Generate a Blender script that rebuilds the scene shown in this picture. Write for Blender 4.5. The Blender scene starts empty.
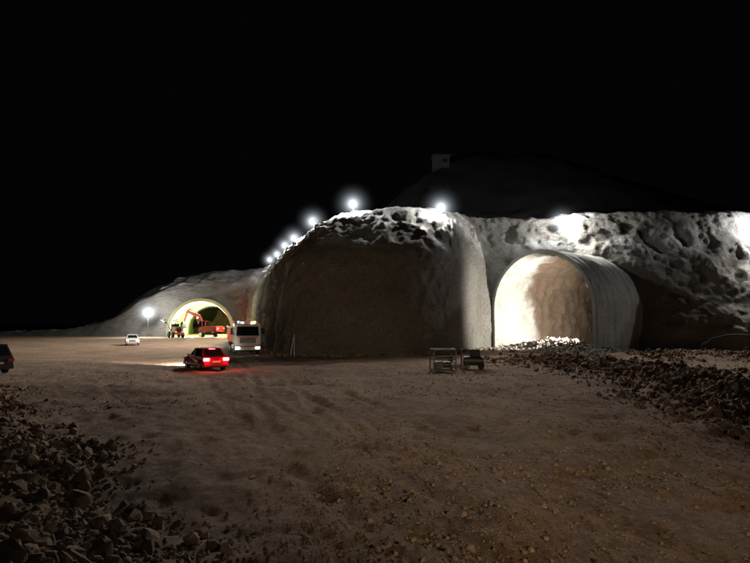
import bpy, bmesh, math, random
import numpy as np
from mathutils import Vector, Matrix
from mathutils.bvhtree import BVHTree
random.seed(7); rng=np.random.default_rng(7)
S=bpy.context.scene
S.view_settings.view_transform='Standard'; S.view_settings.look='None'; S.view_settings.exposure=0

# ---------------------------------------------------------------- noise
def _h(ix,iy,iz,seed):
    n=(ix.astype(np.int64)*374761393+iy.astype(np.int64)*668265263+iz.astype(np.int64)*2147483647+seed*1274126177)&0xffffffff
    n=((n^(n>>13))*1274126177)&0xffffffff
    n=((n^(n>>16))*2246822519)&0xffffffff
    n=n^(n>>15)
    return (n&0xffffff)/float(0xffffff)
def vn(x,y,z,seed=0):
    x=np.asarray(x,float);y=np.asarray(y,float)+0*x;z=np.asarray(z,float)+0*x
    ix=np.floor(x);iy=np.floor(y);iz=np.floor(z)
    f=lambda t:t*t*t*(t*(t*6-15)+10)
    u=f(x-ix);v=f(y-iy);w=f(z-iz)
    r=0
    for dx in(0,1):
        for dy in(0,1):
            for dz in(0,1):
                r=r+_h(ix+dx,iy+dy,iz+dz,seed)*(u if dx else 1-u)*(v if dy else 1-v)*(w if dz else 1-w)
    return r*2-1
def fbm(x,y,z,o=4,seed=0):
    a=1.;s=0;t=0
    for i in range(o):
        k=2.03**i
        s=s+a*vn(x*k+i*7.3,y*k-i*3.1,z*k+i*5.7,seed+i);t+=a;a*=.5
    return s/t
def sm(a,b,x):
    t=np.clip((x-a)/(b-a),0,1);return t*t*(3-2*t)

# ---------------------------------------------------------------- materials
def nodes(m): return m.node_tree.nodes,m.node_tree.links
def simple(name,col,rough=.6,metal=0,emis=None,es=0,var=.25,scale=6,coat=0):
    m=bpy.data.materials.new(name);m.use_nodes=True;N,L=nodes(m);b=N['Principled BSDF']
    b.inputs['Roughness'].default_value=rough;b.inputs['Metallic'].default_value=metal
    b.inputs['Coat Weight'].default_value=coat
    tc=N.new('ShaderNodeTexCoord');no=N.new('ShaderNodeTexNoise');no.inputs['Scale'].default_value=scale;no.inputs['Detail'].default_value=6
    L.new(tc.outputs['Object'],no.inputs['Vector'])
    mx=N.new('ShaderNodeMix');mx.data_type='RGBA'
    mx.inputs[6].default_value=(*[c*(1-var) for c in col],1);mx.inputs[7].default_value=(*[min(1,c*(1+var)) for c in col],1)
    L.new(no.outputs['Fac'],mx.inputs[0]);L.new(mx.outputs[2],b.inputs['Base Color'])
    if emis:
        b.inputs['Emission Color'].default_value=(*emis,1);b.inputs['Emission Strength'].default_value=es
    return m
def earth(name,c1,c2,c3,bump=.05,scale=1.,attr=None,attr_col=None,rv=False,rough=.95,lo=.35):
    m=bpy.data.materials.new(name);m.use_nodes=True;N,L=nodes(m);b=N['Principled BSDF'];b.inputs['Roughness'].default_value=rough
    b.inputs['Specular IOR Level'].default_value=.2
    g=N.new('ShaderNodeNewGeometry');pos=g.outputs['Position']
    def noise(s,d=8,r=.6):
        n=N.new('ShaderNodeTexNoise');n.inputs['Scale'].default_value=s*scale;n.inputs['Detail'].default_value=d;n.inputs['Roughness'].default_value=r
        L.new(pos,n.inputs['Vector']);return n
    n1=noise(lo);n2=noise(4,10,.7);n3=noise(22,6,.65)
    def ramp(n,a,bb):
        r=N.new('ShaderNodeMapRange');r.inputs[1].default_value=a;r.inputs[2].default_value=bb;L.new(n.outputs['Fac'],r.inputs[0]);return r.outputs[0]
    def mix(f,A,B,fac=None):
        x=N.new('ShaderNodeMix');x.data_type='RGBA'
        if f is None:x.inputs[0].default_value=fac
        else:L.new(f,x.inputs[0])
        for k,v in((6,A),(7,B)):
            if isinstance(v,tuple):x.inputs[k].default_value=(*v,1)
            else:L.new(v,x.inputs[k])
        return x.outputs[2]
    c=mix(ramp(n1,.38,.62),c1,c2)
    c=mix(ramp(n2,.45,.7),c,c3)
    if attr:
        a=N.new('ShaderNodeAttribute');a.attribute_name=attr
        mm=N.new('ShaderNodeMath');mm.operation='MULTIPLY';L.new(a.outputs['Fac'],mm.inputs[0]);L.new(ramp(n2,.1,.4),mm.inputs[1])
        c=mix(mm.outputs[0],c,attr_col)
    mul=N.new('ShaderNodeMix');mul.data_type='RGBA';mul.blend_type='MULTIPLY';mul.inputs[0].default_value=.7
    L.new(c,mul.inputs[6])
    cr=N.new('ShaderNodeMapRange');cr.inputs[1].default_value=.3;cr.inputs[2].default_value=.7;cr.inputs[3].default_value=.45;cr.inputs[4].default_value=1.25
    L.new(n3.outputs['Fac'],cr.inputs[0]);L.new(cr.outputs[0],mul.inputs[7]);c=mul.outputs[2]
    if rv:
        a=N.new('ShaderNodeAttribute');a.attribute_name='rv'
        mr=N.new('ShaderNodeMapRange');mr.inputs[3].default_value=.45;mr.inputs[4].default_value=1.35;L.new(a.outputs['Fac'],mr.inputs[0])
        m2=N.new('ShaderNodeMix');m2.data_type='RGBA';m2.blend_type='MULTIPLY';m2.inputs[0].default_value=1
        L.new(c,m2.inputs[6]);L.new(mr.outputs[0],m2.inputs[7]);c=m2.outputs[2]
    L.new(c,b.inputs['Base Color'])
    ad=N.new('ShaderNodeMath');ad.operation='MULTIPLY_ADD';L.new(n3.outputs['Fac'],ad.inputs[0]);ad.inputs[1].default_value=.35;L.new(n2.outputs['Fac'],ad.inputs[2])
    bp=N.new('ShaderNodeBump');bp.inputs['Strength'].default_value=1;bp.inputs['Distance'].default_value=bump
    L.new(ad.outputs[0],bp.inputs['Height']);L.new(bp.outputs[0],b.inputs['Normal'])
    return m
M={}
M['ground']=earth('dirt',(.36,.235,.15),(.21,.132,.083),(.46,.32,.215),.16)
M['rubble']=earth('rubble',(.34,.23,.15),(.26,.17,.11),(.43,.32,.225),.03,2.5,rv=True)
M['palerubble']=earth('pale_rubble',(.42,.36,.30),(.34,.28,.23),(.5,.44,.38),.03,2.5,rv=True)
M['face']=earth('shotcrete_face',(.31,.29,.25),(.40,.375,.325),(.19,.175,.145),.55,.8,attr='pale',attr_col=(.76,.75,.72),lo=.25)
M['lin_w']=earth('lining_white',(.66,.64,.58),(.5,.48,.43),(.74,.72,.67),.3,1.0,attr='brown',attr_col=(.20,.14,.095))
M['lin_g']=earth('lining_green',(.62,.70,.42),(.53,.61,.36),(.67,.73,.49),.06,1.)
M['shell']=earth('canopy_shotcrete',(.50,.495,.46),(.34,.335,.31),(.6,.59,.56),.2,1.)
M['brownrock']=earth('brown_rock',(.22,.16,.11),(.15,.11,.075),(.3,.23,.165),.4,1.)
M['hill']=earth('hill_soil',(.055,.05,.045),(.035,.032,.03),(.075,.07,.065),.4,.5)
M['steel']=simple('dark_steel',(.10,.10,.10),.5,.7)
M['concrete']=simple('grey_block',(.05,.05,.05),.9)
M['galv']=simple('galvanised_tube',(.16,.155,.14),.6,.3)
M['black']=simple('black_rubber',(.02,.02,.02),.8)
M['glass']=simple('dark_glass',(.015,.018,.02),.08,0,coat=.5)
M['white']=simple('white_paint',(.78,.78,.76),.35,coat=.4,var=.08)
M['carred']=simple('dark_red_paint',(.30,.03,.03),.3,.2,coat=.6,var=.08)
M['darkpaint']=simple('dark_paint',(.04,.04,.045),.3,coat=.5)
M['orange']=simple('orange_paint',(.6,.10,.03),.45)
M['yellow']=simple('yellow_paint',(.25,.12,.03),.5)
M['red']=simple('red_paint',(.5,.04,.03),.4)
M['chrome']=simple('chrome',(.6,.6,.6),.2,.9)
M['tail']=simple('tail_lamp',(.6,.02,.02),.3,emis=(1,.05,.08),es=24)
M['redl']=simple('red_lamp',(.6,.02,.02),.3,emis=(1,.05,.04),es=30)
M['head']=simple('head_lamp',(.8,.8,.8),.2,emis=(1,.95,.85),es=1.5)
M['headon']=simple('head_lamp_on',(.8,.8,.8),.2,emis=(1,.96,.9),es=12)
M['amber']=simple('amber_beacon',(.8,.3,.02),.3,emis=(1,.35,.05),es=8)
M['blue']=simple('blue_beacon',(.1,.3,.8),.3,emis=(.25,.6,1),es=6)
M['lens']=simple('lamp_lens',(.9,.9,.9),.3,emis=(.86,.93,1),es=80)

# ---------------------------------------------------------------- helpers
def mesh_obj(name,V,F,mats=(),parent=None,smooth=False):
    me=bpy.data.meshes.new(name);me.from_pydata([tuple(v) for v in V],[],[tuple(f) for f in F])
    o=bpy.data.objects.new(name,me);S.collection.objects.link(o)
    for m in mats:me.materials.append(m)
    if parent:o.parent=parent
    me.update();return o
def empty(name,loc=(0,0,0),rz=0):
    o=bpy.data.objects.new(name,None);o.location=loc;o.rotation_euler=(0,0,rz);o.empty_display_size=.3;S.collection.objects.link(o);return o
def bm_obj(name,bm,mat,parent,bevel=0,seg=2,smooth=False):
    if bevel>0:
        bmesh.ops.bevel(bm,geom=[e for e in bm.edges if len(e.link_faces)==2 and e.calc_face_angle(0)>.5],offset=bevel,segments=seg,affect='EDGES',clamp_overlap=True)
    bmesh.ops.recalc_face_normals(bm,faces=bm.faces)
    me=bpy.data.meshes.new(name);bm.to_mesh(me);bm.free();me.materials.append(mat)
    if smooth:me.polygons.foreach_set('use_smooth',[True]*len(me.polygons))
    o=bpy.data.objects.new(name,me);o.parent=parent;S.collection.objects.link(o);return o
def box(name,size,loc,mat,parent,bevel=.0,rot=(0,0,0)):
    bm=bmesh.new();bmesh.ops.create_cube(bm,size=1)
    bmesh.ops.scale(bm,vec=size,verts=bm.verts)
    o=bm_obj(name,bm,mat,parent,bevel);o.location=loc;o.rotation_euler=rot;return o
def cyl(name,p0,p1,r,mat,parent,seg=20,r2=None,bevel=0):
    p0=Vector(p0);p1=Vector(p1);d=p1-p0
    bm=bmesh.new();bmesh.ops.create_cone(bm,cap_ends=True,segments=seg,radius1=r,radius2=r if r2 is None else r2,depth=d.length)
    o=bm_obj(name,bm,mat,parent,bevel);o.location=(p0+p1)/2;o.rotation_mode='QUATERNION';o.rotation_quaternion=d.to_track_quat('Z','Y');return o
def prism(name,prof,w,mat,parent,x0=0,bevel=.0,top_in=None):
    bm=bmesh.new();A=[];B=[]
    for y,z in prof:
        h=w/2 if top_in is None else top_in(y,z)
        A.append(bm.verts.new((x0-h,y,z)));B.append(bm.verts.new((x0+h,y,z)))
    bm.faces.new(A);bm.faces.new(B[::-1]);n=len(A)
    for i in range(n):bm.faces.new((A[i],B[i],B[(i+1)%n],A[(i+1)%n]))
    return bm_obj(name,bm,mat,parent,bevel)
def quad(name,pts,mat,parent,off=.0):
    V=[Vector(p) for p in pts];n=(V[1]-V[0]).cross(V[-1]-V[0]).normalized()
    return mesh_obj(name,[v+n*off for v in V]+[v-n*.01 for v in V],[list(range(len(V))),list(range(2*len(V)-1,len(V)-1,-1))]+[(i,i+len(V),(i+1)%len(V)+len(V),(i+1)%len(V)) for i in range(len(V))],[mat],parent)
def tube(name,pts,r,mat,parent=None,res=4):
    cu=bpy.data.curves.new(name,'CURVE');cu.dimensions='3D';sp=cu.splines.new('POLY');sp.points.add(len(pts)-1)
    for i,p in enumerate(pts):sp.points[i].co=(*p,1)
    cu.bevel_depth=r;cu.bevel_resolution=res;cu.use_fill_caps=True;cu.materials.append(mat)
    o=bpy.data.objects.new(name,cu);S.collection.objects.link(o)
    if parent:o.parent=parent
    return o

# ---------------------------------------------------------------- camera / world
cam=bpy.data.cameras.new('camera');co=bpy.data.objects.new('camera',cam);S.collection.objects.link(co);S.camera=co
cam.sensor_width=36;cam.lens=25.97;cam.clip_end=6000;cam.clip_start=.1
co.location=(0,0,3);co.rotation_euler=(math.radians(94.49),0,0)
W=bpy.data.worlds.new('World');S.world=W;W.use_nodes=True;N,L=W.node_tree.nodes,W.node_tree.links
bg=N['Background'];sky=N.new('ShaderNodeTexSky');sky.sky_type='NISHITA';sky.sun_disc=False
sky.sun_elevation=math.radians(-9);sky.sun_rotation=math.radians(200)
hs=N.new('ShaderNodeMix');hs.data_type='RGBA';hs.blend_type='ADD';hs.inputs[0].default_value=1
hs.inputs[7].default_value=(.0085,.009,.011,1);L.new(sky.outputs[0],hs.inputs[6]);L.new(hs.outputs[2],bg.inputs['Color']);bg.inputs['Strength'].default_value=.12

# ---------------------------------------------------------------- ground
def berm_c(y):return 11.6+.5*np.sin(y*.25)+sm(35,45,y)*(-1.5)+sm(15,26,y)*2.0
def mound_d(x,y):return (-1.2-x)-(y-6.5)*.78+1.8*fbm(x*.3,y*.3,2,3,11)
def gh(x,y):
    x=np.asarray(x,float);y=np.asarray(y,float);r=np.hypot(x,y)
    near=1-sm(28,60,r)
    h=.16*fbm(x*.12,y*.12,0,3,1)*(1-sm(70,200,r))+.17*near*fbm(x*.45,y*.45,0,3,5)+near*.12*fbm(x*1.7,y*1.7,0,5,9)
    d=mound_d(x,y)
    md=sm(0,6,d)*(1-sm(20,27,y))
    h=h+md*(1.0+.6*fbm(x*.4,y*.4,0,4,21))+md*.35*np.abs(fbm(x*1.4,y*1.4,0,4,23))
    c=berm_c(y)
    t=np.abs(x-c-1.5)/3.4
    b=(1-sm(.2,1,t+.25*fbm(x*.4,y*.4,3,3,31)))*sm(12,17,y)*(1-sm(42,48,y))
    h=h+b*(.45+.4*fbm(x*.8,y*.8,0,4,33))
    b2=sm(14,18,x)*(1-sm(2.5,6,np.abs(y-46+1.5*np.sin(x*.4))))
    h=h+b2*(.35+.4*fbm(x*.6,y*.6,0,4,36))
    h=h+.25*sm(14,20,x)*(1-sm(50,60,y))*(fbm(x*.35,y*.35,6,4,35)+.3)*sm(10,16,y)
    for (a,bb,cc,ph) in ((2.8,-.33,1.0,0),(4.6,-.36,1.2,1.5),(1.2,-.36,.8,2.2),(7.5,-.25,2.0,.5),(10,-.12,2.2,3),(3.6,-.42,2.,4)):
        xc=a+bb*(y-6)+cc*np.sin(y*.09+ph)
        for s in(-.95,.95):
            q=(x-xc-s)
            k=(np.exp(-(q/.2)**2)-.55*np.exp(-((np.abs(q)-.38)/.14)**2))
            tread=.8+.2*np.sin(y*18)
            h=h-(.038+.03*sm(14,22,y))*k*near*np.clip(.6+.9*vn(x*.3,y*.3,0,41),0,1.3)*tread*(1-md)*(1-b)
    return h
ang=[]
a=-62.
while a<62: ang.append(a);a+=.22
while a<298: ang.append(a);a+=6
ang=np.radians(np.array(ang));nr=620
rad=3.0*(1.0113**np.arange(nr));rad=rad[rad<5000]
rad=np.concatenate([[.5,1.5],rad])
R,A=np.meshgrid(rad,ang,indexing='ij')
X=R*np.sin(A);Y=R*np.cos(A);Z=gh(X,Y)
def np_mesh(name,V,F,mat,smooth=False,attrs=None,parent=None):
    me=bpy.data.meshes.new(name);k=F.shape[1]
    me.vertices.add(len(V));me.vertices.foreach_set('co',V.astype(np.float32).ravel())
    me.loops.add(F.size);me.loops.foreach_set('vertex_index',F.astype(np.int32).ravel())
    me.polygons.add(len(F));me.polygons.foreach_set('loop_start',np.arange(0,F.size,k,dtype=np.int32))
    me.polygons.foreach_set('loop_total',np.full(len(F),k,np.int32))
    me.update(calc_edges=True);me.polygons.foreach_set('use_smooth',np.full(len(F),smooth))
    if attrs:
        for kk,v in attrs.items():
            at=me.attributes.new(kk,'FLOAT','POINT');at.data.foreach_set('value',np.asarray(v,np.float32).ravel())
    me.materials.append(mat);me.validate();o=bpy.data.objects.new(name,me);S.collection.objects.link(o)
    if parent:o.parent=parent
    return o
def grid_mesh(name,X,Y,Z,mat,wrap=False,smooth=True,attrs=None,kill=None,parent=None):
    a,b=X.shape;V=np.stack([X,Y,Z],-1).reshape(-1,3)
    i=np.arange(a-1)[:,None];j=np.arange(b if wrap else b-1)[None,:];j2=(j+1)%b
    F=np.stack([i*b+j,i*b+j2,(i+1)*b+j2,(i+1)*b+j],-1).reshape(-1,4)
    if kill is not None:
        k=kill.reshape(-1)[F].all(1);F=F[~k]
    return np_mesh(name,V,F,mat,smooth,attrs,parent)
grid_mesh('ground',X,Y,Z,M['ground'],wrap=True)

# ---------------------------------------------------------------- tunnel frames
class Tun:
    def __init__(s,O,th,w,h,smin):
        s.O=np.array(O,float);t=math.radians(th);s.a=np.array([math.sin(t),math.cos(t)]);s.r=np.array([math.cos(t),-math.sin(t)]);s.w=w;s.h=h
        s.zc=max(0.,h-w);s.ry=h-s.zc;s.smin=smin
    def prof(s,n,off=0):
        P=[]
        m=max(3,int(n*.2)) if s.zc>.3 else 1
        for i in range(m):P.append((-(s.w+off),-.8+(s.zc+.8)*i/m))
        for i in range(n+1):
            t=math.pi*(1-i/n);P.append(((s.w+off)*math.cos(t),s.zc+(s.ry+off)*math.sin(t)))
        for i in range(m):P.append(((s.w+off),s.zc-(s.zc+.8)*(i+1)/m))
        return np.array(P)
    def world(s,S_,T,Z):
        return s.O[0]+s.a[0]*S_+s.r[0]*T,s.O[1]+s.a[1]*S_+s.r[1]*T,Z
    def inside(s,x,y,z,m):
        dx=x-s.O[0];dy=y-s.O[1];S_=dx*s.a[0]+dy*s.a[1];T=dx*s.r[0]+dy*s.r[1]
        zz=np.maximum(z-s.zc,0)
        e=(T/(s.w+m))**2+(zz/(s.ry+m))**2
        return (e<1)&(S_>s.smin)&(S_<32)&(z<s.h+m)
TR=Tun((18.8,62.0),52,6.5,11.2,-.1)
TL=Tun((-41.3,129),-12,6.9,8.3,-2)

# ---------------------------------------------------------------- rock face
ST=[
(-120,150,-122,160,.6,.3,.3),(-95,143,-97,153,1.0,.8,.3),(-78,137,-80,147,2.0,1.6,.3),(-66,133,-68,142,5.5,4,.25),(-58,131,-60,139,10.5,8,.2),(-50,130,-51,137,14.5,11.5,.2),(-42,130,-42.5,137,16.4,12.5,.2),(-34,130.5,-33,137,17.2,12.5,.2),
(-29.5,127,-25.5,131,17.5,12.0,.2),(-24,108,-18.8,110,17.5,11,.2),(-17,80,-10.5,84,17.3,10.5,.18),(-11.5,59.5,-5.0,68,17.0,10.2,.15),
(-7.6,52.6,-1.5,65,17.0,10.5,.14),(0,51.8,3,63.8,17.1,10.6,.14),(6.4,55.0,9.0,65.0,17.2,10.8,.14),(13.4,66.4,15.8,73,17.6,11.6,.18),(20,68.4,23.5,72.5,18.0,12.4,.2),(28.6,63,31,70,18.0,11.5,.3),
(36,59.5,38.5,68,17.9,7,.35),(46,58,47,68,17.9,6,.35),(62,57,62,67,17.5,6,.35),(90,60,90,68,17,8,.4),(130,66,130,74,17,11,.5)]
ST=np.array(ST,float)
dl=np.hypot(*np.diff(ST[:,:2],axis=0).T);cum=np.concatenate([[0],np.cumsum(dl)])
def interp(u):
    i=np.clip(np.searchsorted(cum,u,side='right')-1,0,len(ST)-2)
    t=((u-cum[i])/(cum[i+1]-cum[i]))[:,None]
    p0=ST[np.maximum(i-1,0)];p1=ST[i];p2=ST[i+1];p3=ST[np.minimum(i+2,len(ST)-1)]
    return .5*((2*p1)+(-p0+p2)*t+(2*p0-5*p1+4*p2-p3)*t*t+(-p0+3*p1-3*p2+p3)*t**3)
us=[];u=0.
while u<cum[-1]:
    us.append(u);c_=np.interp(u,cum,np.arange(len(cum)))
    u+= .22 if 10<=c_<=19.5 else (.6 if c_<10 and c_>5 else 1.0)
us=np.array(us);P=interp(us)
n1,n2,n3=56,48,20
B=P[:,:2];C=P[:,2:4];H=P[:,4];EZ=P[:,5];EF=P[:,6]
D=C-B;Dl=np.hypot(D[:,0],D[:,1]);Dn=D/Dl[:,None]
fo=[];zo=[];kk=[];tt=[]
for i in range(n1):
    t=i/n1;kk.append(0);tt.append(t);fo.append((EF*t**1.2)*Dl);zo.append(-.8+(EZ+.8)*t)
for i in range(n2):
    t=i/n2;kk.append(1);tt.append(t);fo.append((EF+(1-EF)*t)*Dl);zo.append(EZ+(H-EZ)*t)
for i in range(n3+1):
    t=i/n3;kk.append(2);tt.append(t);fo.append(Dl+10*t);zo.append(H-1.0*t)
fo=np.array(fo);zo=np.array(zo)
for _ in range(45):
    fo[1:-1]=(fo[:-2]+2*fo[1:-1]+fo[2:])/4;zo[1:-1]=(zo[:-2]+2*zo[1:-1]+zo[2:])/4
calm=1-.4*sm(cum[16],cum[18],us)
XX=[];YY=[];ZZ=[];PA=[]
for r_,(k,t) in enumerate(zip(kk,tt)):
    xy=B+Dn*fo[r_][:,None];x,y,zz=xy[:,0],xy[:,1],zo[r_]
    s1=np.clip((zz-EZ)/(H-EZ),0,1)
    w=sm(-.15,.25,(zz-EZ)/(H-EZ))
    n0=fbm(x*.22,y*.22,zz*.22,5,51)*1.0+.5*fbm(x*.9,y*.9,zz*.9,5,61)
    rid=1-np.abs(fbm(x*.35,y*.2,zz*.2,4,71))*2.1
    na=n0+.6*(rid-.6)+.28*np.abs(fbm(x*1.2,y*1.2,zz*1.2,3,77))
    nb=n0+.45*np.abs(fbm(x*.6,y*.6,zz*.5,4,79))+.25*fbm(x*1.9,y*1.9,zz*1.5,3,78)
    n=nb*(1-w)+na*w*calm
    am=.7*(1-w)+w*(.45+.5*np.sin(math.pi*np.clip(s1,0,1))*(1 if k<2 else .3))
    XX.append(x-Dn[:,0]*n*am*.9);YY.append(y-Dn[:,1]*n*am*.9);ZZ.append(zz+w*n*am*.7)
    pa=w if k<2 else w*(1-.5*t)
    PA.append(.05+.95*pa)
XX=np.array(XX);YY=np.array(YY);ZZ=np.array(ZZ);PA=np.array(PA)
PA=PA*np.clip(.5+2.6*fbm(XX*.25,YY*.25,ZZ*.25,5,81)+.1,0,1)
kill=TR.inside(XX,YY,ZZ,.32)|TL.inside(XX,YY,ZZ,.6)
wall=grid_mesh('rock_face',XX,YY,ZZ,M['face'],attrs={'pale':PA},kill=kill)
bvh=BVHTree.FromPolygons([v.co[:] for v in wall.data.vertices],[p.vertices[:] for p in wall.data.polygons])
def top(x,y):
    h=bvh.ray_cast(Vector((x,y,80)),Vector((0,0,-1)));return h[0].z if h[0] else 17.
gx=np.arange(-60,150,1.2);gy=np.arange(62,240,1.2)
GX,GY=np.meshgrid(gx,gy,indexing='ij')
cp=C[::3];ch=H[::3]
d2=np.full(GX.shape,1e9);hh=np.zeros(GX.shape);dn=Dn[::3];sgn=np.zeros(GX.shape)
for i in range(len(cp)):
    dx=GX-cp[i,0];dy=GY-cp[i,1];q=dx*dx+dy*dy;m_=q<d2;d2[m_]=q[m_];hh[m_]=ch[i];sgn[m_]=(dx*dn[i,0]+dy*dn[i,1])[m_]
dist=np.sqrt(d2)
rise=18*np.exp(-((GX-18)/44)**2-((GY-112)/42)**2)*sm(2,36,dist)+.05*dist
GZ=hh-1.6+sm(0,8,dist)*1.2+rise*(hh/17.)+sm(3,12,dist)*(2.2*fbm(GX*.06,GY*.06,0,5,131)+.6*fbm(GX*.4,GY*.4,0,4,133))
GZ=GZ-sm(60,150,GY-70)*10
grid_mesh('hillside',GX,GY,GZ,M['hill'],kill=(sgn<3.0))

# ---------------------------------------------------------------- tunnel portals
def tunnel(T,name,s0,s_out,depth,th,mi,mo,ribs,rough,brown=False):
    e=empty(name)
    n=80;pr=T.prof(n);ss=np.arange(s0,depth,.3)
    nrm=pr-np.array([0,T.zc*.8]);nrm/=np.linalg.norm(nrm,axis=1)[:,None]
    Sg,Tg=np.meshgrid(ss,pr[:,0],indexing='ij');_,Zg=np.meshgrid(ss,pr[:,1],indexing='ij')
    am=rough*sm(s0+.1,s0+1.2,Sg)
    d=am*(fbm(Sg*.35,Tg*.35,Zg*.35,4,91)+.8*fbm(Sg*1.2,Tg*1.2,Zg*1.2,4,95)-.3)
    Tg=Tg+nrm[None,:,0]*d;Zg=Zg+nrm[None,:,1]*d
    x,y,z=T.world(Sg,Tg,Zg)
    br=sm(6.8,8.8,Sg+.45*(Zg-3.5)+1.1*fbm(Sg*.7,Tg*.7,Zg*.7,4,97)) if brown else 0*Sg
    grid_mesh('inner_lining',x,y,z,mi,attrs={'brown':br},parent=e)
    m=24;q=np.linspace(0,1,m);c=np.array([0,T.zc*.5]);pts=pr[None]*q[:,None,None]+c*(1-q[:,None,None])
    Sg=depth-.4+.8*fbm(pts[...,0]*.5,pts[...,1]*.5,0,3,99)
    x,y,z=T.world(Sg,pts[...,0],pts[...,1]);grid_mesh('excavation_face',x,y,z,M['brownrock'],parent=e)
    po=T.prof(n,th);so=np.arange(s0,s_out,.06)
    nr_=po-np.array([0,T.zc*.8]);nr_/=np.linalg.norm(nr_,axis=1)[:,None]
    Sg,Tg=np.meshgrid(so,po[:,0],indexing='ij');_,Zg=np.meshgrid(so,po[:,1],indexing='ij')
    ph=(so-s0-.3)/1.3;rb=ribs*(np.cos(ph*2*math.pi)*.5+.5)[:,None]**2
    rb=rb+.15*fbm(Sg*.5,Tg*.5,Zg*.5,5,101)*sm(s0,s0+.4,Sg)
    Tg=Tg+nr_[None,:,0]*rb;Zg=Zg+nr_[None,:,1]*rb
    x,y,z=T.world(Sg,Tg,Zg);grid_mesh('canopy_shell',x,y,z,mo,parent=e)
    mo_=T.prof(n,th);a=np.stack([pr,mo_]);Sg=np.full(a.shape[:2],s0);x,y,z=T.world(Sg,a[...,0],a[...,1]);grid_mesh('mouth_ring',x,y,z,mo,smooth=False,parent=e)
    return e
tunnel(TR,'tunnel_portal',0,12,24,.36,M['lin_w'],M['shell'],.028,.7,True)
tunnel(TL,'tunnel_portal',-1.6,4,45,.7,M['lin_g'],M['lin_g'],.05,.12)

# ---------------------------------------------------------------- rocks
protos=[]
for i in range(18):
    bm=bmesh.new()
    for k in range(26):
        v=rng.normal(size=3);v/=np.linalg.norm(v);v*=rng.uniform(.72,1.05);v*=[1,rng.uniform(.7,1),rng.uniform(.5,.85)];bm.verts.new(v)
    r=bmesh.ops.convex_hull(bm,input=bm.verts)
    bmesh.ops.delete(bm,geom=[v for v in bm.verts if not v.link_faces],context='VERTS')
    bmesh.ops.triangulate(bm,faces=bm.faces)
    bm.verts.ensure_lookup_table();bm.verts.index_update()
    protos.append((np.array([v.co[:] for v in bm.verts]),np.array([[v.index for v in f.verts] for f in bm.faces])));bm.free()
def rocks(name,x,y,size,mat,z=None,sink=.25):
    n=len(x);z0=gh(x,y) if z is None else z
    q=rng.normal(size=(n,4));q/=np.linalg.norm(q,axis=1)[:,None];w,a,b,c=q.T
    Rm=np.stack([1-2*(b*b+c*c),2*(a*b-c*w),2*(a*c+b*w),2*(a*b+c*w),1-2*(a*a+c*c),2*(b*c-a*w),2*(a*c-b*w),2*(b*c+a*w),1-2*(a*a+b*b)],-1).reshape(n,3,3)
    pi=rng.integers(0,len(protos),n);Vs=[];Fs=[];rv=[];off=0;rr=rng.random(n)
    for k,(pv,pf) in enumerate(protos):
        ix=np.where(pi==k)[0]
        if len(ix)==0:continue
        v=np.einsum('nij,mj->nmi',Rm[ix],pv)*size[ix,None,None]
        v[...,0]+=x[ix,None];v[...,1]+=y[ix,None];v[...,2]+=(z0[ix]+size[ix]*(.45-sink))[:,None]
        m=len(pv);Vs.append(v.reshape(-1,3));Fs.append((pf[None]+off+np.arange(len(ix))[:,None,None]*m).reshape(-1,3));off+=m*len(ix)
        rv.append(np.repeat(rr[ix],m))
    return np_mesh(name,np.concatenate(Vs),np.concatenate(Fs),mat,False,{'rv':np.concatenate(rv)})
def psize(n,lo,hi,al=2.0):
    u=rng.random(n);return (lo**(-al)+u*(hi**(-al)-lo**(-al)))**(-1/al)
n=90000;y=4+26*rng.random(n)**1.4;x=-(y*1.0+6)*rng.random(n)+1
d=mound_d(x,y);k=(d>-.8)&(rng.random(n)<sm(-1.,3.,d)*np.clip(.7+1.2*fbm(x*.5,y*.5,4,3,141),.15,1))&(y<26)
x,y=x[k],y[k];sz=psize(len(x),.03,.26,2.4);rocks('rubble_mound',x,y,sz,M['rubble'],sink=.3)
n=34000;y=13+35*rng.random(n);x=9+12*rng.random(n)
c=berm_c(y)
k=rng.random(n)<np.exp(-((x-c-1.5)/2.4)**2);x,y=x[k],y[k];sz=psize(len(x),.05,.30,2.2);rocks('spoil_berm',x,y,sz,M['rubble'])
n=46000;r=5+38*rng.random(n)**1.35;a=np.radians(rng.uniform(-40,42,n));x=r*np.sin(a);y=r*np.cos(a)
k=rng.random(n)<np.clip(.15+1.2*fbm(x*.25,y*.25,9,3,111)+.5*sm(0,6,x),.03,1);x,y=x[k],y[k];sz=psize(len(x),.016,.085,2.5);rocks('gravel',x,y,sz,M['rubble'],sink=.3)
n=14000;x=12+34*rng.random(n);y=np.where(rng.random(n)<.6,46-1.5*np.sin(x*.4)+rng.normal(0,2.4,n),18+38*rng.random(n));k=(x<y*.85)&(rng.random(n)<np.clip(.5+fbm(x*.3,y*.3,9,3,121),0,1));x,y=x[k],y[k];rocks('scattered_spoil',x,y,psize(len(x),.06,.34,2.1),M['rubble'])
n=6000;s=rng.normal(.3,2.2,n);t=rng.uniform(-6.3,9.5,n);zz=np.maximum(0,1.5*np.exp(-((s-1.5)/2.2)**2)*np.exp(-((t-1)/5)**2)*rng.random(n))
x,y,_=TR.world(s,t,0);rocks('portal_debris',x,y,psize(n,.06,.42,1.8),M['palerubble'],z=gh(x,y)+zz)
ii=np.where((us>cum[9])&(us<cum[20]))[0];sel=rng.choice(ii,8000);o=np.abs(rng.normal(0,1.1,8000))
x=B[sel,0]-Dn[sel,0]*(o-.1)+rng.normal(0,.15,8000);y=B[sel,1]-Dn[sel,1]*(o-.1);k=~TR.inside(x,y,0*x,.8);x,y=x[k],y[k]
rocks('face_base_debris',x,y,psize(len(x),.05,.32,2),M['rubble'])

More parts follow.
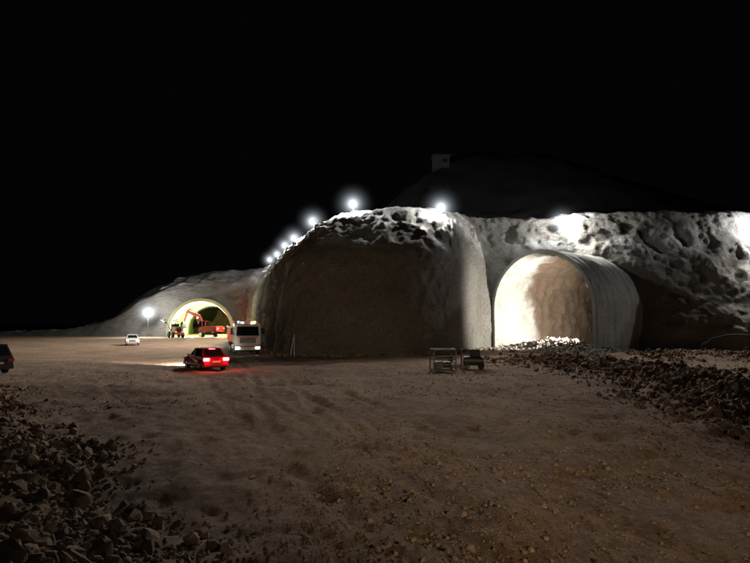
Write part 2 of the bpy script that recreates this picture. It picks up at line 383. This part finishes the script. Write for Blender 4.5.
# ---------------------------------------------------------------- lamps
def glare_volume(name,col,k):  # self-glowing volume that paints glare around a lamp; no dust scatters here
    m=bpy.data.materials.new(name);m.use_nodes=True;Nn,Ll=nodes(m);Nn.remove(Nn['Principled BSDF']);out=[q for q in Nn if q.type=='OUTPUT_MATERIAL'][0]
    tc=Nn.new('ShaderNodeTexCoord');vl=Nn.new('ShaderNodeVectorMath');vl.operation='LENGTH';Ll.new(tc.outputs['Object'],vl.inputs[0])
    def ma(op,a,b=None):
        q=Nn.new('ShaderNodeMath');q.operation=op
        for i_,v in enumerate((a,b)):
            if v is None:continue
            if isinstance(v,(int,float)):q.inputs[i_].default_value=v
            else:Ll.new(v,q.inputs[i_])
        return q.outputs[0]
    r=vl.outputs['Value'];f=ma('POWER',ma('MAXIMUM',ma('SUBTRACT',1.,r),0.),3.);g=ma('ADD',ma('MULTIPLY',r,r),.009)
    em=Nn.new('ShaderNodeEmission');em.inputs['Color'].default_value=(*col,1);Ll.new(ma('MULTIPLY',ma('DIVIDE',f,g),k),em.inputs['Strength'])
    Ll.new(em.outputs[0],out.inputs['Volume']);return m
GLARE=glare_volume('painted_glare_white',(.84,.92,1),.050)
def flood(x,y,z,aim,power,near,pole=1.4,hr=2.2,scale=1.,col=(1,.95,.87),cone=165,name='flood_lamp',blend=.9,so=1.6,sh=.5):
    e=empty(name,(x,y,z))
    cyl('pole',(0,0,-2.5 if pole<4 else 0),(0,0,pole),.06,M['galv'],e,10)
    a=Vector(aim).normalized();q=a.to_track_quat('Y','Z')
    hd=box('lamp_head',(.7*scale,.22,.5*scale),(0,0,pole),M['steel'],e,.03);hd.rotation_mode='QUATERNION';hd.rotation_quaternion=q
    ln=box('lens',(.62*scale,.05,.42*scale),Vector((0,0,pole))+a*.13,M['lens'],e,.01);ln.rotation_mode='QUATERNION';ln.rotation_quaternion=q
    box('bracket',(.8*scale,.05,.08),(0,0,pole-.3*scale),M['galv'],e)
    l=bpy.data.lights.new('beam','SPOT');l.energy=power;l.spot_size=math.radians(cone);l.spot_blend=blend;l.shadow_soft_size=.22;l.color=col
    o=bpy.data.objects.new('beam',l);S.collection.objects.link(o);o.parent=e;o.location=Vector((0,0,pole))+a*.45;o.rotation_mode='QUATERNION';o.rotation_quaternion=a.to_track_quat('-Z','Y')
    if near>0:
        l=bpy.data.lights.new('spill','POINT');l.energy=near;l.shadow_soft_size=.3;l.color=(.98,.98,1)
        o=bpy.data.objects.new('spill',l);S.collection.objects.link(o);o.parent=e;o.location=Vector((a.x*so,a.y*so,pole+sh))
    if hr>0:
        bm=bmesh.new();bmesh.ops.create_icosphere(bm,subdivisions=3,radius=1);o=bm_obj('glare_halo',bm,GLARE,e);o.location=Vector((0,0,pole))+a*.2;o.scale=(hr,)*3  # emissive sphere, painted glow around the lamp head
    return e
for (x,y,ax,ay,pw,nr,cn,pl) in ((7.6,61.6,-.10,-1,11000,2300,120,.9),(-2.6,64.0,-.35,-1,12000,2300,130,.9),(-8.7,76,-.8,-.6,30000,1600,140,1.2),(-12.8,86,-.9,-.5,30000,1000,140,1.2),(-16.8,101,-.9,-.4,28000,900,140,1.3),(-20.8,115,-.9,-.4,9000,600,140,1.4),(-25.0,128.5,-.8,-.6,3000,500,140,1.4),(24.2,70.0,.35,-1,11000,2700,92,1.7),(47.5,65.5,-.2,-1,9000,2400,130,1.2)):
    zt=top(x,y);print('lamp',x,y,zt)
    flood(x,y,zt,(ax,ay,-.65),pw,nr,pole=pl,hr=3.2,cone=cn,scale=1.05)
flood(-52.5,125.5,float(gh(-52.5,125)),(.3,-1,-.25),7000,4600,pole=5.6,hr=5.0,scale=1.3)
flood(9,-16,float(gh(9,-16)),(-.22,1,-.15),17000,0,pole=7,hr=0,scale=1.2,col=(1,.76,.52),cone=34,name='added_fill_tower',blend=1.)  # unseen lamp added behind the camera as warm foreground fill
def worklight(O,power,col,aim,cone=130):
    e=empty('work_light_tripod',O)
    for k in range(3):
        a=k*2.094;cyl('leg_%d'%k,(.5*math.cos(a),.5*math.sin(a),0),(0,0,1.1),.025,M['galv'],e,8)
    cyl('mast',(0,0,1.),(0,0,2.4),.025,M['galv'],e,8)
    a=Vector(aim).normalized();h=box('lamp_head',(.4,.12,.3),(0,0,2.4),M['steel'],e,.02);h.rotation_mode='QUATERNION';h.rotation_quaternion=a.to_track_quat('Y','Z')
    l=bpy.data.lights.new('beam','SPOT');l.energy=power;l.color=col;l.spot_size=math.radians(cone);l.spot_blend=.6;l.shadow_soft_size=.2
    o=bpy.data.objects.new('beam',l);S.collection.objects.link(o);o.parent=e;o.location=Vector((0,0,2.4))+a*.3;o.rotation_mode='QUATERNION';o.rotation_quaternion=a.to_track_quat('-Z','Y')
x,y,_=TR.world(1.8,5.3,0);worklight((x,y,0.05),18000,(1,.96,.88),(-TR.r[0]*1.+TR.a[0]*.18,-TR.r[1]+TR.a[1]*.18,.12),118)
for s_,t_ in((9,-5.5),(26,5.5),(1,6.0)):
    x,y,_=TL.world(s_,t_,0);worklight((x,y,0.05),24000,(.92,1,.60),(-math.copysign(.7,t_)*TL.r[0],-math.copysign(.7,t_)*TL.r[1]-.6,.2),150)

# ---------------------------------------------------------------- vehicles
def wheel(e,x,y,r,w,side,rim='chrome'):
    cyl('tyre',(x-w/2,y,r),(x+w/2,y,r),r,M['black'],e,28,bevel=r*.08)
    cyl('rim',(x+side*(w/2-.02),y,r),(x+side*(w/2+.015),y,r),r*.6,M[rim],e,18)
    cyl('hub',(x+side*(w/2+.01),y,r),(x+side*(w/2+.04),y,r),r*.18,M['steel'],e,10)
def arch(cy,r,n=9,z0=.28):
    return [(cy+r*math.cos(math.pi*(1-i/(n-1))),max(z0,.33+r*math.sin(math.pi*(1-i/(n-1))))) for i in range(n)]
def car(name,loc,rz,paint,L_=4.4,Wd=1.78,Ht=1.48,tail=False,heads=False,suv=False):
    e=empty(name,loc,rz);h=L_/2;bz=.95 if not suv else 1.05
    fa=h-.85;ra=-h+.85
    prof=[(-h,.38)]+[(-h+.12,.28)]+arch(ra,.38)+arch(fa,.38)+[(h-.1,.28),(h,.4),(h-.02,.62),(h-.15,.76),(h-1.15,bz-.02),(h-1.3,bz),(-h+.55,bz+.02),(-h+.1,bz-.02),(-h+.0,.7)]
    prism('body',prof,Wd,M[paint],e,bevel=.05,top_in=lambda y,z:Wd/2-(.06 if z>.85 else 0)-(.1 if abs(y)>h-.05 else 0))
    gb=[(h-1.25,bz-.02),(h-2.0,Ht),( -h+ (1.0 if not suv else .45),Ht),(-h+(.35 if not suv else .12),bz-.02)]
    hw=lambda y,z:(Wd/2-.09) if z<1.2 else (Wd/2-.27)
    prism('cabin',gb,Wd,M[paint],e,bevel=.05,top_in=hw)
    def hx(z):return (Wd/2-.09)+(-.18)*(z-(bz-.02))/(Ht-bz+.02)
    def sidewin(nm,ya,yb,yc,yd,za,zb,sg):
        pts=[(sg*hx(za),ya,za),(sg*hx(za),yb,za),(sg*hx(zb),yc,zb),(sg*hx(zb),yd,zb)]
        if sg<0:pts=pts[::-1]
        quad(nm,pts,M['glass'],e,.012)
    za,zb=bz+.05,Ht-.09
    def yf(z):t=(z-gb[0][1])/(Ht-gb[0][1]);return gb[0][0]+(gb[1][0]-gb[0][0])*t
    def yr(z):t=(z-gb[0][1])/(Ht-gb[0][1]);return gb[3][0]+(gb[2][0]-gb[3][0])*t
    ym=.0
    for sg in(1,-1):
        sidewin('front_side_window',ym+.04,yf(za)-.12,yf(zb)-.1,ym+.04,za,zb,sg)
        sidewin('rear_side_window',yr(za)+.15,ym-.04,ym-.04,yr(zb)+.12,za,zb,sg)
        box('mirror',(.18,.12,.13),(sg*(Wd/2+.05),h-1.5,bz+.06),M[paint],e,.03)
        box('door_line',(.006,.012,.5),(sg*(Wd/2+.0),ym,.65),M['black'],e)
        box('door_handle',(.03,.14,.025),(sg*(Wd/2-.005),ym-.3,.82),M['chrome'],e)
        box('sill_trim',(.03,L_-2.5,.08),(sg*(Wd/2),0,.32),M['black'],e)
        box('headlight',(.36,.1,.14),(sg*(Wd/2-.28),h-.06,.66),M['head'] if heads else M['chrome'],e,.02)
        box('tail_light',(.40,.1,.2),(sg*(Wd/2-.24),-h+.03,.8),M['tail'] if tail else M['red'],e,.02)
        for yy in(fa,ra):wheel(e,sg*(Wd/2-.13),yy,.33,.21,sg)
    def endwin(nm,yfun,sg):
        pts=[(-hx(za)+.12,yfun(za),za),(hx(za)-.12,yfun(za),za),(hx(zb)-.1,yfun(zb),zb),(-hx(zb)+.1,yfun(zb),zb)]
        if sg>0:pts=pts[::-1]
        quad(nm,pts,M['glass'],e,.014)
    endwin('windscreen',yf,1);endwin('rear_window',yr,-1)
    box('rear_bumper',(Wd-.15,.1,.2),(0,-h-.01,.42),M[paint],e,.03)
    box('front_bumper',(Wd-.2,.1,.2),(0,h+.0,.42),M[paint],e,.03)
    box('grille',(.8,.05,.12),(0,h-.0,.62),M['black'],e,.01)
    box('licence_plate',(.5,.02,.12),(0,-h-.03,.66),M['white'],e)
    box('bumper_trim',(Wd-.4,.03,.06),(0,-h-.06,.36),M['black'],e)
    if tail:
        box('high_brake_light',(.4,.04,.03),(0,yr(Ht-.05)-.03,Ht-.04),M['tail'],e)
        for sg in(1,-1):
            l=bpy.data.lights.new('tail_glow','POINT');l.energy=42;l.color=(1,.07,.06);l.shadow_soft_size=.08
            o=bpy.data.objects.new('tail_glow',l);S.collection.objects.link(o);o.parent=e;o.location=(sg*(Wd/2-.2),-h-.22,.85)
        l=bpy.data.lights.new('headlight_beam','SPOT');l.energy=13000;l.color=(1,.90,.78);l.spot_size=math.radians(80);l.spot_blend=.8
        o=bpy.data.objects.new('headlight_beam',l);S.collection.objects.link(o);o.parent=e;o.location=(0,h+.15,.72);o.rotation_euler=(math.radians(86),0,0)
    return e
car('sedan_car',(-11.7,37.6,float(gh(-11.7,37.6))-.02),math.radians(36),'carred',tail=True,Ht=1.5)
car('white_car',(-34.8,78,.02),math.radians(205),'white',heads=False)
car('dark_pickup_car',(-23.9,33,.05),math.radians(60),'darkpaint',suv=True,Ht=1.75)

def truck(loc,rz):
    e=empty('tipper_truck',loc,rz)
    prism('cab',[(-.75,.85),(1.15,.85),(1.28,1.0),(1.28,1.75),(1.02,2.95),(.8,3.05),(-.75,3.05)],2.45,M['white'],e,bevel=.07)
    quad('windscreen',[(-1.08,1.262,1.83),(-1.0,1.068,2.72),(1.0,1.068,2.72),(1.08,1.262,1.83)],M['glass'],e,.02)
    box('sun_visor',(2.2,.3,.1),(0,1.12,2.93),M['white'],e,.02,(math.radians(-15),0,0))
    box('grille',(1.5,.05,.5),(0,1.29,1.38),M['black'],e,.01)
    for k in range(3):box('grille_bar_%d'%k,(1.4,.03,.04),(0,1.325,1.22+k*.15),M['chrome'],e)
    box('badge_panel',(1.9,.04,.09),(0,1.29,1.72),M['red'],e)
    box('bumper',(2.45,.35,.42),(0,1.25,.68),M['white'],e,.04)
    box('bumper_stripe',(2.2,.02,.1),(0,1.435,.8),M['red'],e)
    box('lower_valance',(2.2,.2,.18),(0,1.2,.42),M['black'],e,.02)
    for sg in(1,-1):
        box('headlight',(.4,.05,.22),(sg*.93,1.43,.68),M['headon'],e,.02)
        quad('door_window',[(sg*1.228,-.35,1.85),(sg*1.228,.9,1.85),(sg*1.228,.72,2.7),(sg*1.228,-.35,2.7)][::(1 if sg>0 else -1)],M['glass'],e,.015)
        box('mirror',(.22,.1,.6),(sg*1.5,1.15,2.25),M['black'],e,.03)
        cyl('mirror_arm',(sg*1.22,1.0,2.55),(sg*1.5,1.12,2.5),.025,M['black'],e,8)
        box('fender',(.36,1.3,.12),(sg*1.08,0,1.08),M['black'],e,.03)
        box('step',(.3,.45,.08),(sg*1.1,.85,.42),M['steel'],e,.02)
        wheel(e,sg*1.05,0,.52,.32,sg)
        for yy in(-3.4,-4.75):wheel(e,sg*1.0,yy,.52,.5,sg)
        box('mudguard',(.55,2.6,.05),(sg*1.0,-4.05,1.12),M['black'],e)
        box('fuel_tank',(.55,.9,.5),(sg*.95,-1.6,.75),M['chrome'],e,.08)
        box('chassis_rail',(.1,7.0,.28),(sg*.42,-2.6,.85),M['steel'],e)
        cyl('roof_beacon',(sg*.8,.2,3.05),(sg*.8,.2,3.25),.09,M['amber' if sg<0 else 'blue'],e,12)
    prism('tipper_floor',[(-1.1,1.15),(-5.9,1.15),(-5.9,1.3),(-1.1,1.3)],2.4,M['orange'],e)
    for sg in(1,-1):
        box('tipper_side',(.08,4.8,1.35),(sg*1.2,-3.5,1.97),M['orange'],e,.01)
        for k in range(7):box('side_rib_%d'%k,(.07,.1,1.3),(sg*1.275,-1.3-k*.73,1.96),M['orange'],e)
        box('side_rail',(.14,4.8,.1),(sg*1.22,-3.5,2.68),M['orange'],e,.02)
    box('tipper_headboard',(2.4,.08,1.7),(0,-1.1,2.15),M['orange'],e,.02)
    box('cab_guard',(2.4,.9,.07),(0,-.75,3.2),M['orange'],e,.02)
    box('tailgate',(2.4,.08,1.35),(0,-5.9,1.97),M['orange'],e,.02)
    box('roof_lamp',(.35,.08,.14),(-.5,.85,3.12),M['headon'],e,.02);box('roof_lamp',(.35,.08,.14),(.5,.85,3.12),M['head'],e,.02)
    return e
truck((-12.7,53.6,.03),math.radians(200))
def excavator(loc,rz,swing):
    e=empty('excavator',loc,rz);e.scale=(1.2,1.2,1.2)
    for sg in(1,-1):
        prism('track',[(-1.9,.45),(-1.6,.08),(1.6,.08),(1.95,.45),(1.6,.85),(-1.6,.85)],.55,M['black'],e,x0=sg*1.15,bevel=.06)
        for k in range(6):cyl('track_roller',(sg*1.15-.3,-1.4+k*.56,.35),(sg*1.15+.3,-1.4+k*.56,.35),.17,M['steel'],e,12)
        for k in range(12):box('grouser',(.56,.05,.05),(sg*1.15,-1.5+k*.27,.87),M['steel'],e)
    box('undercarriage',(1.9,1.6,.4),(0,0,.65),M['steel'],e,.05);cyl('slew_ring',(0,0,.85),(0,0,1.05),.7,M['steel'],e,24)
    h=empty('house',(0,0,0),swing);h.parent=e
    prism('engine_housing',[(-2.3,1.1),(1.3,1.1),(1.3,1.75),(.1,2.1),(-2.1,2.1),(-2.4,1.8)],2.5,M['orange'],h,bevel=.08)
    prism('counterweight',[(-2.75,1.15),(-2.2,1.05),(-2.2,2.05),(-2.6,2.0)],2.5,M['red'],h,bevel=.1)
    prism('cab',[(-.3,1.7),(1.45,1.5),(1.4,2.3),(1.0,3.0),(-.3,3.0)],.95,M['glass'],h,x0=-.75,bevel=.05)
    box('cab_roof',(1.05,1.5,.08),(-.75,.35,3.03),M['orange'],h,.03)
    for yy,zt in((-.28,3.),(.45,3.0)):cyl('cab_pillar',(-1.24,yy,1.6),(-1.24,yy,zt),.05,M['orange'],h,8)
    def seg(nm,p,q,w,t0,t1):
        p=Vector(p);q=Vector(q);d=(q-p).normalized();n=Vector((0,-d.z,d.y))
        prism(nm,[((p+n*t0)[1],(p+n*t0)[2]),((q+n*t1)[1],(q+n*t1)[2]),((q-n*t1)[1],(q-n*t1)[2]),((p-n*t0)[1],(p-n*t0)[2])],w,M['orange'],h,x0=.15,bevel=.04)
    seg('boom_lower',(0,.9,1.7),(0,2.5,4.1),.42,.25,.36);seg('boom_upper',(0,2.45,4.0),(0,4.9,4.9),.4,.36,.2)
    seg('stick',(0,4.7,5.2),(0,5.7,2.8),.32,.26,.16)
    prism('bucket',[(5.5,3.0),(6.0,2.9),(6.2,2.2),(5.9,1.7),(5.2,1.6),(5.25,1.75),(5.7,2.1),(5.5,2.6)],1.1,M['steel'],h,x0=.15,bevel=.02)
    for sg in(-.15,.45):cyl('boom_cylinder',(sg,1.5,1.4),(sg,2.7,3.7),.08,M['chrome'],h,10)
    cyl('stick_cylinder',(.15,2.8,4.6),(.15,4.75,5.45),.08,M['chrome'],h,10)
    for sg in(1,-1):
        box('rear_light',(.3,.06,.16),(sg*.9,-2.8,1.7),M['redl'],h,.02)
    box('boom_light',(.25,.1,.16),(-.12,2.4,3.7),M['headon'],h,.02)
    l=bpy.data.lights.new('rear_glow','POINT');l.energy=500;l.color=(1,.10,.06);l.shadow_soft_size=.1
    o=bpy.data.objects.new('rear_glow',l);S.collection.objects.link(o);o.parent=h;o.location=(0,-3.4,1.8)
excavator((-37.6,122.5,0),math.radians(25),math.radians(45))
def jumbo(loc,rz):
    e=empty('drilling_rig',loc,rz)
    box('chassis',(2.,5.,.8),(0,-1,1.1),M['yellow'],e,.08)
    prism('engine_cover',[(-3.4,1.5),(-1.2,1.5),(-1.2,2.4),(-3.2,2.3)],1.8,M['yellow'],e,bevel=.06)
    prism('cab',[(-.9,1.5),(.7,1.5),(.6,3.),(-.8,3.)],1.4,M['glass'],e,bevel=.05);box('cab_roof',(1.8,2.,.12),(0,-.1,3.1),M['steel'],e,.03)
    for sg in(1,-1):
        for yy in(-2.4,.6):wheel(e,sg*1.05,yy,.65,.45,sg,'steel')
        tube('boom',[(sg*.5,1.4,1.5),(sg*.9,3.4,3.2),(sg*1.3,5.2,3.4)],.14,M['yellow'],e)
        box('feed_beam',(.2,4.4,.28),(sg*1.4,5.,3.7),M['steel'],e,.02,(math.radians(6),0,0))
        box('drifter',(.3,.8,.3),(sg*1.4,4.2,3.95),M['steel'],e,.04)
        cyl('stabiliser',(sg*1.,1.8,1.1),(sg*1.3,1.9,0),.09,M['steel'],e,8)
        box('rear_lamp',(.2,.06,.12),(sg*.7,-3.55,1.3),M['redl'],e,.01)
    cyl('cable_reel',(-.3,-3.6,1.9),(.3,-3.6,1.9),.55,M['black'],e,20)
jumbo((-44.2,120,0),math.radians(35))

# ---------------------------------------------------------------- small equipment
def gen_frame(loc,rz,name='generator_frame'):
    e=empty(name,loc,rz);w,d,h=.70,.5,1.35;r=.045
    for sx in(-w,w):
        tube('end_hoop',[(sx,-d,.05),(sx,-d,h-.08),(sx,-d+.08,h),(sx,d-.08,h),(sx,d,h-.08),(sx,d,.05),(sx,-d,.05)],r,M['galv'],e)
    for sy in(-d,d):
        for z in(.06,h*.55,h-.02):cyl('rail',(-w,sy,z),(w,sy,z),r,M['galv'],e,8)
    cyl('brace',(-w,-d,.1),(0,-d,h*.55),.02,M['galv'],e,8);cyl('brace',(w,-d,.1),(0,-d,h*.55),.02,M['galv'],e,8)
    box('engine',(.5,.5,.42),(-.28,0,.36),M['steel'],e,.05);cyl('alternator',(.0,0,.36),(.5,0,.36),.2,M['steel'],e,16,bevel=.02)
    box('fuel_tank',(.9,.6,.16),(-.05,0,.82),M['concrete'],e,.05);box('control_panel',(.3,.05,.3),(.4,-.4,.75),M['black'],e,.01);return e
gen_frame((4.3,34.6,float(gh(4.3,34.6))+.03),.15)
def compressor(loc,rz):
    e=empty('air_compressor',loc,rz);e.scale=(1.1,1.1,1.15)
    cyl('tank',(-.7,0,.45),(.5,0,.45),.26,M['steel'],e,20,bevel=.06)
    prism('hood',[(-.45,.72),(.35,.72),(.35,1.0),(.2,1.1),(-.35,1.1),(-.45,1.0)],.6,M['concrete'],e,bevel=.04)
    o=e.children[-1];o.rotation_euler=(0,0,math.pi/2)
    for sx in(-.5,.3):
        for sy in(-.3,.3):cyl('leg',(sx,sy*.7,.35),(sx,sy,0),.03,M['galv'],e,8)
    for sy in(-.36,.36):cyl('wheel',(.35,sy-.05,.2),(.35,sy+.05,.2),.2,M['black'],e,18)
    tube('frame',[(-.8,-.4,.05),(-.8,-.4,1.1),(-.8,.4,1.1),(-.8,.4,.05)],.03,M['galv'],e)
    tube('drawbar',[(.5,0,.4),(1.1,0,.35),(1.4,0,.1)],.035,M['galv'],e)
    tube('handle',[(.5,-.3,.5),(.75,-.3,.95),(.75,.3,.95),(.5,.3,.5)],.025,M['galv'],e)
compressor((6.6,36.0,float(gh(6.6,36.0))+.02),-.2)
e=empty('timber_stack',(5.6,36.,float(gh(5.6,36.))+.03),.2)
tb=simple('weathered_timber',(.25,.2,.15),.9)
for k in range(4):box('plank_%d'%k,(1.3-.1*k,.18,.05),(random.uniform(-.1,.1),k*.08-.1,.03+.052*k),tb,e,0,(0,0,random.uniform(-.3,.3)))
hp=[]
for i in range(50):
    t=math.pi*(.02+.96*i/49);hp.append((35.6-3.3*math.cos(t)+.15*math.sin(i*.9),54.2-.8*math.sin(t),.12+1.8*math.sin(t)**.8))
hp+= [(38.9+.5*k,53.6-.1*k,.1+.02*math.sin(k)) for k in range(1,9)]
tube('ventilation_hose',hp,.09,M['black'])
e=empty('marker_poles',(-7.8,50.3,0))
for k,(dx,t) in enumerate(((0,.1),(.35,-.15))):cyl('pole_%d'%k,(dx,0,0),(dx+t,.9,1.7+.3*k),.04,M['white'],e,8)
hzz=float(GZ[int((12.4+60)/1.2),int((100-62)/1.2)]);print('hill z',hzz)
e=empty('hilltop_hut',(12.4,100,hzz-.3))
box('walls',(3.,2.4,2.4),(0,0,1.4),M['concrete'],e,.02);box('roof',(3.5,2.9,.2),(0,0,2.7),M['steel'],e,.02);box('door',(.8,.06,1.8),(-.5,-1.22,1.2),M['steel'],e);box('window',(.8,.06,.6),(.7,-1.22,1.7),M['glass'],e);box('plinth',(3.2,2.6,3.),(0,0,-1.35),M['concrete'],e)
print('done')
